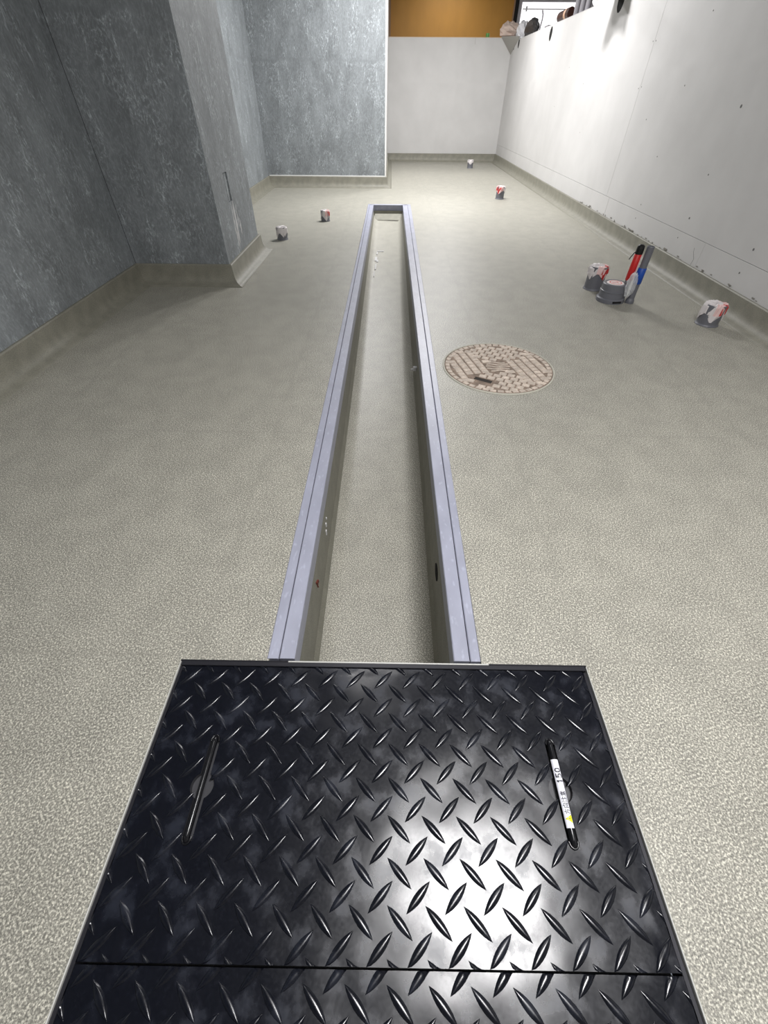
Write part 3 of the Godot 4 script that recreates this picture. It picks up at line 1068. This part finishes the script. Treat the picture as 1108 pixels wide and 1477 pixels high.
# ---------------------------------------------------------------- manhole
func manhole() -> void:
	var t := thing("manhole_cover", "round rusty beige iron manhole cover with a gridded top right of the trench", "manhole cover", Vector3(0.572, 0, -2.072), 0.0)
	var R := 0.287
	var st := mb()
	lathe(st, [[R, -0.02], [R, 0.003], [R - 0.002, 0.0045], [R - 0.007, 0.0045], [R - 0.008, 0.0005]], 72)
	part("rim", st, M.lid_ring, t)
	st = mb()
	lathe(st, [[R - 0.010, -0.01], [R - 0.010, 0.0025], [R - 0.012, 0.0035], [R - 0.022, 0.0035], [R - 0.024, 0.0015], [0.0, 0.0015]], 64, Vector3.ZERO, -1)
	part("disc", st, M.lid_groove, t)
	# raised blocks: rows whose direction changes from sector to sector
	var bl := mb()
	var p := 0.043
	var slot := Vector2(-0.10, 0.147)
	for sector in 4:
		var ang: float = deg_to_rad([-14.0, 24.0, -14.0, 24.0][sector])
		for i in range(-14, 15):
			for j in range(-16, 17):
				var off: float = 0.5 * p * (absi(j) % 2) if sector % 2 == 1 else 0.0
				var c := Vector2(i * p + off, j * p * 0.80).rotated(ang)
				var a := fposmod(rad_to_deg(atan2(-c.y, c.x)) + 50.0, 360.0)
				if int(a / 90.0) != sector:
					continue
				var d := c.length()
				if d > R - 0.040 or d < 0.070:
					continue
				if absf((c - slot).rotated(deg_to_rad(-30)).x) < 0.066 and absf((c - slot).rotated(deg_to_rad(-30)).y) < 0.034:
					continue
				var hx := p * 0.42
				var hz := p * 0.345
				var poly := PackedVector2Array()
				for k in [[-1, -1], [1, -1], [1, 1], [-1, 1]]:
					poly.append(c + Vector2(k[0] * hx * rng.randf_range(0.96, 1.02), k[1] * hz * rng.randf_range(0.95, 1.03)).rotated(ang))
				slab(bl, poly, 0.0, 0.0046 + rng.randf_range(-0.0006, 0.0006), 0.003)
	# outer ring of short blocks
	for i in 46:
		var a0 := TAU * i / 46.0
		var a1 := a0 + TAU / 46.0 * 0.82
		var poly := PackedVector2Array()
		for q in [[R - 0.036, a0], [R - 0.036, a1], [R - 0.014, a1], [R - 0.014, a0]]:
			poly.append(Vector2(cos(q[1]), sin(q[1])) * q[0])
		slab(bl, poly, 0.0, 0.0042, 0.002)
	tag(part("tread_blocks", bl, M.lid_iron, t), "worn raised blocks", "", "", "stuff")
	# worn emblem of wavy bars in the middle
	st = mb()
	for k in 5:
		var y := -0.045 + 0.0225 * k
		var w := sqrt(maxf(0.0, 0.062 * 0.062 - y * y))
		var path := []
		for i in 13:
			var x := lerpf(-w, w, i / 12.0)
			path.append(Vector3(x, 0.002, y + 0.006 * sin(x * 70.0 + k)))
		tube(st, path, 0.0055, 8, true, 0.55)
	part("emblem_bars", st, M.lid_iron, t)
	# sunk grip with a lifted surround
	st = mb()
	var sx := Transform3D(Basis(Vector3.UP, deg_to_rad(-30)), Vector3(slot.x, 0, slot.y))
	box(st, Vector3(-0.052, 0.0, -0.022), Vector3(0.052, 0.0032, -0.015), 0.001, sx)
	box(st, Vector3(-0.052, 0.0, 0.015), Vector3(0.052, 0.0032, 0.022), 0.001, sx)
	box(st, Vector3(-0.052, 0.0, -0.015), Vector3(-0.045, 0.0032, 0.015), 0.001, sx)
	box(st, Vector3(0.045, 0.0, -0.015), Vector3(0.052, 0.0032, 0.015), 0.001, sx)
	part("grip_surround", st, M.lid_groove, t)
	st = mb()
	box(st, Vector3(-0.045, 0.0, -0.015), Vector3(0.045, 0.0018, 0.015), 0.0, sx)
	part("grip_slot", st, M.lid_slot, t)


# ---------------------------------------------------------------- pipe stubs
func wrap_mesh(R: float, H: float, hem: float, red_at: float, red_w: float, flaps: int, phase: float, seed_: int) -> ArrayMesh:
	var r := RandomNumberGenerator.new()
	r.seed = seed_
	var seg := 40
	var prof := [[1.04, hem], [1.07, hem + (H - hem) * 0.45], [1.06, H * 0.93], [0.93, H + 0.004], [0.55, H + 0.006], [0.0, H + 0.004]]
	var pts := []
	for k in prof.size():
		var row := []
		for i in seg:
			var a := TAU * i / seg
			var rad: float = R * prof[k][0] * (1.0 + r.randf_range(-0.055, 0.06) * (1.0 if k < 4 else 0.3))
			# soft square of folded paper
			rad *= 1.0 + 0.06 * cos(4.0 * a + phase) * (1.0 if k < 4 else 0.2)
			var y: float = prof[k][1] + r.randf_range(-0.003, 0.003)
			if k == 0:
				var tq := fposmod(a * flaps / TAU + phase, 1.0)
				y = hem + (H - hem) * 0.62 * absf(2.0 * tq - 1.0) - 0.006
			row.append(Vector3(cos(a) * rad, y, -sin(a) * rad))
		pts.append(row)
	var st := mb()
	var paint := func(v: Vector3) -> Color:
		var a := rad_to_deg(atan2(-v.z, v.x))
		var d := absf(wrapf(a - red_at, -180, 180))
		var q := d / red_w
		var rr := Vector2(v.x, v.z).length() / R
		var y := v.y / H
		if red_w > 0 and q < 1.0 and absf(y - 0.78 - 0.12 * sin(a * 0.11)) < 0.20 * (1.15 - q) and rr > 0.6:
			return Color(0.50, 0.022, 0.02)
		if red_w > 0 and q < 1.35 and y > 0.6 and rr > 0.45:
			return Color(0.72, 0.50, 0.48)
		return Color(0.66, 0.62, 0.62)
	for k in pts.size() - 1:
		for i in seg:
			var j := (i + 1) % seg
			var q: Array = [pts[k][i], pts[k][j], pts[k + 1][j], pts[k + 1][i]]
			for tr in [[0, 1, 2], [0, 2, 3]]:
				var c: Color = paint.call((q[tr[0]] + q[tr[1]] + q[tr[2]]) / 3.0)
				for v in [tr[0], tr[2], tr[1]]:
					st.set_color(c)
					st.set_smooth_group(-1)
					st.add_vertex(q[v])
	return commit(st)


func stub(x: float, z: float, R: float, H: float, hem: float, red_at: float, red_w: float, flaps: int, phase: float, seed_: int, label: String) -> void:
	var t := thing("pipe_stub", label, "pipe stub", Vector3(x, 0, z), 0.0, "capped pipe stubs standing in the floor")
	var st := mb()
	lathe(st, [[R * 1.10, -0.01], [R * 1.10, 0.003], [R * 1.02, 0.010], [R, 0.016], [R, H - 0.004], [R * 0.97, H], [R * 0.86, H], [R * 0.86, H - 0.03], [0.0, H - 0.03]], 32, Vector3.ZERO, -1)
	part("pipe", st, M.pvc, t)
	mpart("paper_wrap", wrap_mesh(R, H, hem, red_at, red_w, flaps, phase, seed_), M.wrap, t)


func pipes() -> void:
	stub(-1.045, -4.725, 0.049, 0.10, 0.022, 100, 0, 4, 0.15, 1, "white-wrapped pipe stub nearest the grey column, no red on it")
	stub(-0.722, -5.575, 0.046, 0.095, 0.012, -10, 55, 3, 0.1, 2, "small wrapped pipe stub left of the trench's far end, red on its right")
	stub(1.535, -10.46, 0.052, 0.118, 0.062, 100, 0, 3, 0.3, 3, "farthest pipe stub, white cap, near the back wall")
	stub(1.492, -7.075, 0.054, 0.135, 0.062, -140, 60, 3, 0.55, 4, "wrapped pipe stub alone on the far right floor, red fold at its left")
	stub(1.497, -3.345, 0.062, 0.148, 0.075, -35, 60, 4, 0.2, 5, "wrapped grey pipe stub standing behind the low round fitting")
	stub(1.985, -2.69, 0.060, 0.118, 0.028, -35, 62, 4, 0.75, 6, "wrapped pipe stub nearest the right wall with a broad red fold")

	# low round fitting beside two upright supply pipes
	var t := thing("floor_fitting", "low grey round pipe fitting with a white stamped disc on top", "pipe fitting", Vector3(1.532, 0, -3.10))
	var st := mb()
	lathe(st, [[0.092, -0.01], [0.092, 0.022], [0.088, 0.026], [0.083, 0.028], [0.081, 0.060], [0.083, 0.062], [0.083, 0.070], [0.080, 0.072], [0.078, 0.108], [0.074, 0.112], [0.060, 0.112], [0.058, 0.106], [0.0, 0.106]], 40, Vector3.ZERO, -1)
	part("socket", st, M.pvc, t)
	st = mb()
	lathe(st, [[0.056, 0.104], [0.056, 0.110], [0.053, 0.112], [0.0, 0.112]], 32, Vector3.ZERO, -1)
	part("stamped_disc", st, M.stamp_white, t)
	st = mb()
	lathe(st, [[0.040, 0.1121], [0.040, 0.1130], [0.034, 0.1130], [0.034, 0.1121]], 32, Vector3.ZERO, -1)
	box(st, Vector3(-0.022, 0.112, -0.004), Vector3(0.006, 0.113, 0.002))
	box(st, Vector3(0.010, 0.112, -0.012), Vector3(0.016, 0.113, 0.010))
	part("red_print", st, M.stamp_red, t)
	st = mb()
	box(st, Vector3(-0.030, 0.008, 0.083), Vector3(0.030, 0.019, 0.094), 0.002, Transform3D(Basis(Vector3.UP, deg_to_rad(8)), Vector3.ZERO))
	part("side_slot", st, M.black_hole, t)

	# upright supply pipes
	for q in [[1.598, -3.075, 0.019, 0.325, "red", "upright grey pipe with red sleeve and black tied tip by the right wall"], [1.650, -3.055, 0.0225, 0.335, "blue", "upright grey pipe with blue sleeve, right of the red one"]]:
		var s := thing("supply_pipe", q[5], "pipe", Vector3(q[0], 0, q[1]))
		var R: float = q[2]
		var H: float = q[3]
		st = mb()
		lathe(st, [[R * 1.25, -0.01], [R * 1.25, 0.015], [R, 0.03], [R, H - 0.003], [R * 0.94, H], [R * 0.75, H], [R * 0.7, H - 0.02], [0.0, H - 0.02]], 24, Vector3.ZERO, -1)
		part("pipe", st, M.pvc, s)
		if q[4] == "red":
			st = mb()
			lathe(st, [[R + 0.0005, 0.135], [R + 0.003, 0.137], [R + 0.003, 0.286], [R, 0.288]], 24)
			part("red_sleeve", st, M.red_sleeve, s)
			st = mb()
			box(st, Vector3(0.004, 0.14, 0.018), Vector3(0.009, 0.285, 0.0235), 0.001)
			part("pink_edge", st, M.pink_edge, s, Vector3(0.010, 0, -0.006))
			st = mb()
			lathe(st, [[R + 0.002, 0.286], [R + 0.004, 0.289], [R + 0.004, 0.318], [R + 0.001, 0.334], [R * 0.6, 0.34], [0.0, 0.338]], 20, Vector3.ZERO, -1)
			part("black_tip", st, M.black_plastic, s)
			st = mb()
			tube(st, [Vector3(-0.02, 0.305, 0.012), Vector3(-0.04, 0.298, 0.02), Vector3(-0.055, 0.275, 0.025), Vector3(-0.062, 0.262, 0.027)], 0.0032, 8)
			part("tie_tail", st, M.black_plastic, s)
		else:
			st = mb()
			lathe(st, [[R + 0.0005, 0.12], [R + 0.003, 0.122], [R + 0.003, 0.212], [R + 0.0005, 0.214]], 24)
			part("blue_sleeve", st, M.blue_sleeve, s)
	# crumpled clear film between fitting and pipes
	st = mb()
	crumple(st, Vector3(0.028, 0.065, 0.026), 17, 0.30)
	var film := part("plastic_film", st, M.clear_bag)
	film.position = Vector3(1.592, 0.125, -3.008)
	tag(film, "crumpled clear plastic film tucked between round fitting and upright pipes", "plastic film")


# a crumpled, flat-faced lump
func crumple(st: SurfaceTool, size: Vector3, seed_: int, amount: float, flat_bottom := false) -> void:
	var n := FastNoiseLite.new()
	n.seed = seed_
	n.frequency = 1.3
	n.fractal_octaves = 3
	n.fractal_type = FastNoiseLite.FRACTAL_RIDGED
	var rows := 12
	var cols := 18
	var p := func(i: int, j: int) -> Vector3:
		var th := PI * i / rows
		var ph := TAU * (j % cols) / cols
		var d := Vector3(sin(th) * cos(ph), cos(th), sin(th) * sin(ph))
		var q: Vector3 = d * (1.0 + amount * n.get_noise_3dv(d * 1.6)) * size
		if flat_bottom and q.y < -size.y * 0.55:
			q.y = -size.y * 0.55
		return q
	for i in rows:
		for j in cols:
			var a: Vector3 = p.call(i, j)
			var b: Vector3 = p.call(i + 1, j)
			var c: Vector3 = p.call(i + 1, j + 1)
			var d: Vector3 = p.call(i, j + 1)
			if i > 0:
				tri_out(st, a, b, d, Vector3.ZERO)
			if i < rows - 1:
				tri_out(st, b, c, d, Vector3.ZERO)


# ---------------------------------------------------------------- things lying on top of the low walls
func ledge_things() -> void:
	var top := 1.696
	var st := mb()
	crumple(st, Vector3(0.15, 0.10, 0.12), 3, 0.45, true)
	var o := part("crumpled_paper", st, M.paper)
	o.position = Vector3(2.14, 1.752 + 0.075, -11.66)
	tag(o, "crumpled tan wrapping paper on the corner of the two white walls", "paper")
	st = mb()
	crumple(st, Vector3(0.09, 0.13, 0.13), 8, 0.4, true)
	o = part("white_plastic_bag", st, M.white_plastic)
	o.position = Vector3(2.29, top + 0.0715, -11.20)
	tag(o, "crumpled white plastic bag between tan paper and dark grey sack", "bag")
	st = mb()
	crumple(st, Vector3(0.06, 0.115, 0.40), 12, 0.22, true)
	o = part("dark_sack", st, M.dark_bag)
	o.position = Vector3(2.27, top + 0.064, -10.42)
	tag(o, "rounded dark grey sack lying on top of the right wall", "sack")
	st = mb()
	tube(st, [Vector3(0, 0.004, 0), Vector3(0.0, 0.05, 0.02), Vector3(0.01, 0.11, 0.02), Vector3(0.02, 0.17, -0.03), Vector3(0.02, 0.21, -0.1)], 0.010, 8)
	o = part("bent_cable", st, M.frame_grey)
	o.position = Vector3(2.24, top, -9.72)
	tag(o, "short bent cable end sticking up from the right wall's top", "cable")
	st = mb()
	box(st, Vector3(-0.03, 0, -0.10), Vector3(0.03, 0.02, 0.10), 0.006)
	o = part("timber_offcut", st, M.frame_grey)
	o.position = Vector3(2.25, top, -9.25)
	tag(o, "thin grey offcut lying on the right wall before the brown can", "offcut")
	var can := thing("lying_can", "dark brown can with a beige band lying on the right wall's top", "can", Vector3(2.27, top + 0.052, -8.5))
	st = mb()
	lathe(st, [[0.0, -0.24], [0.046, -0.24], [0.052, -0.232], [0.052, 0.232], [0.046, 0.24], [0.0, 0.24]], 24, Vector3.ZERO, -1)
	o = part("body", st, M.brown_can, can)
	o.rotation_degrees.x = 90
	st = mb()
	lathe(st, [[0.0522, -0.13], [0.0532, -0.128], [0.0532, -0.052], [0.0522, -0.05]], 24)
	o = part("beige_band", st, M.beige_band, can)
	o.rotation_degrees.x = -90
	for k in 3:
		st = mb()
		var H := 0.17 + 0.03 * k
		lathe(st, [[0.03, 0.0], [0.032, 0.004], [0.032, H - 0.03], [0.018, H - 0.012], [0.018, H], [0.0, H]], 18, Vector3.ZERO, -1)
		o = part("grey_bottle", st, M.grey_tube)
		o.position = Vector3(2.26 + 0.01 * k, top, -8.0 + 0.18 * k)
		tag(o, ["grey bottle farthest back of three on the wall, next to the brown can", "middle grey bottle of the three on the right wall's top", "grey bottle nearest the camera of the three on the right wall's top"][k], "bottle", "grey bottles on the right wall")
	st = mb()
	crumple(st, Vector3(0.06, 0.09, 0.36), 21, 0.4, true)
	o = part("white_sheeting", st, M.white_plastic)
	o.position = Vector3(2.27, top + 0.0495, -6.98)
	tag(o, "bunched white plastic sheeting on the right wall near the large round hole", "sheeting")
	# a grey board that juts over the wall top and shades the wall below it
	st = mb()
	slab(st, PackedVector2Array([Vector2(0.12, -0.22), Vector2(-0.34, -0.22), Vector2(-0.445, -0.20), Vector2(-0.44, -0.08), Vector2(-0.355, -0.02), Vector2(-0.35, 0.14), Vector2(-0.40, 0.21), Vector2(0.12, 0.22)]), 0.0, 0.012, 0.002)
	o = part("jutting_board", st, M.frame_grey)
	o.position = Vector3(2.22, 1.70, -6.33)
	tag(o, "ragged grey board jutting out over the large round hole", "board")
	# green tape roll on the back wall
	var tp := thing("tape_roll", "small green tape roll on top of the back wall", "tape", Vector3(1.745, 1.7505, ZB - 0.06))
	st = mb()
	lathe(st, [[0.028, 0.0], [0.034, 0.002], [0.034, 0.05], [0.028, 0.052], [0.026, 0.05], [0.026, 0.002], [0.028, 0.0]], 24, Vector3.ZERO, -1)
	part("tape", st, M.green_tape, tp)
	st = mb()
	lathe(st, [[0.022, 0.0], [0.0255, 0.0], [0.0255, 0.051], [0.022, 0.051], [0.022, 0.0]], 24, Vector3.ZERO, -1)
	part("core", st, M.beige_band, tp)
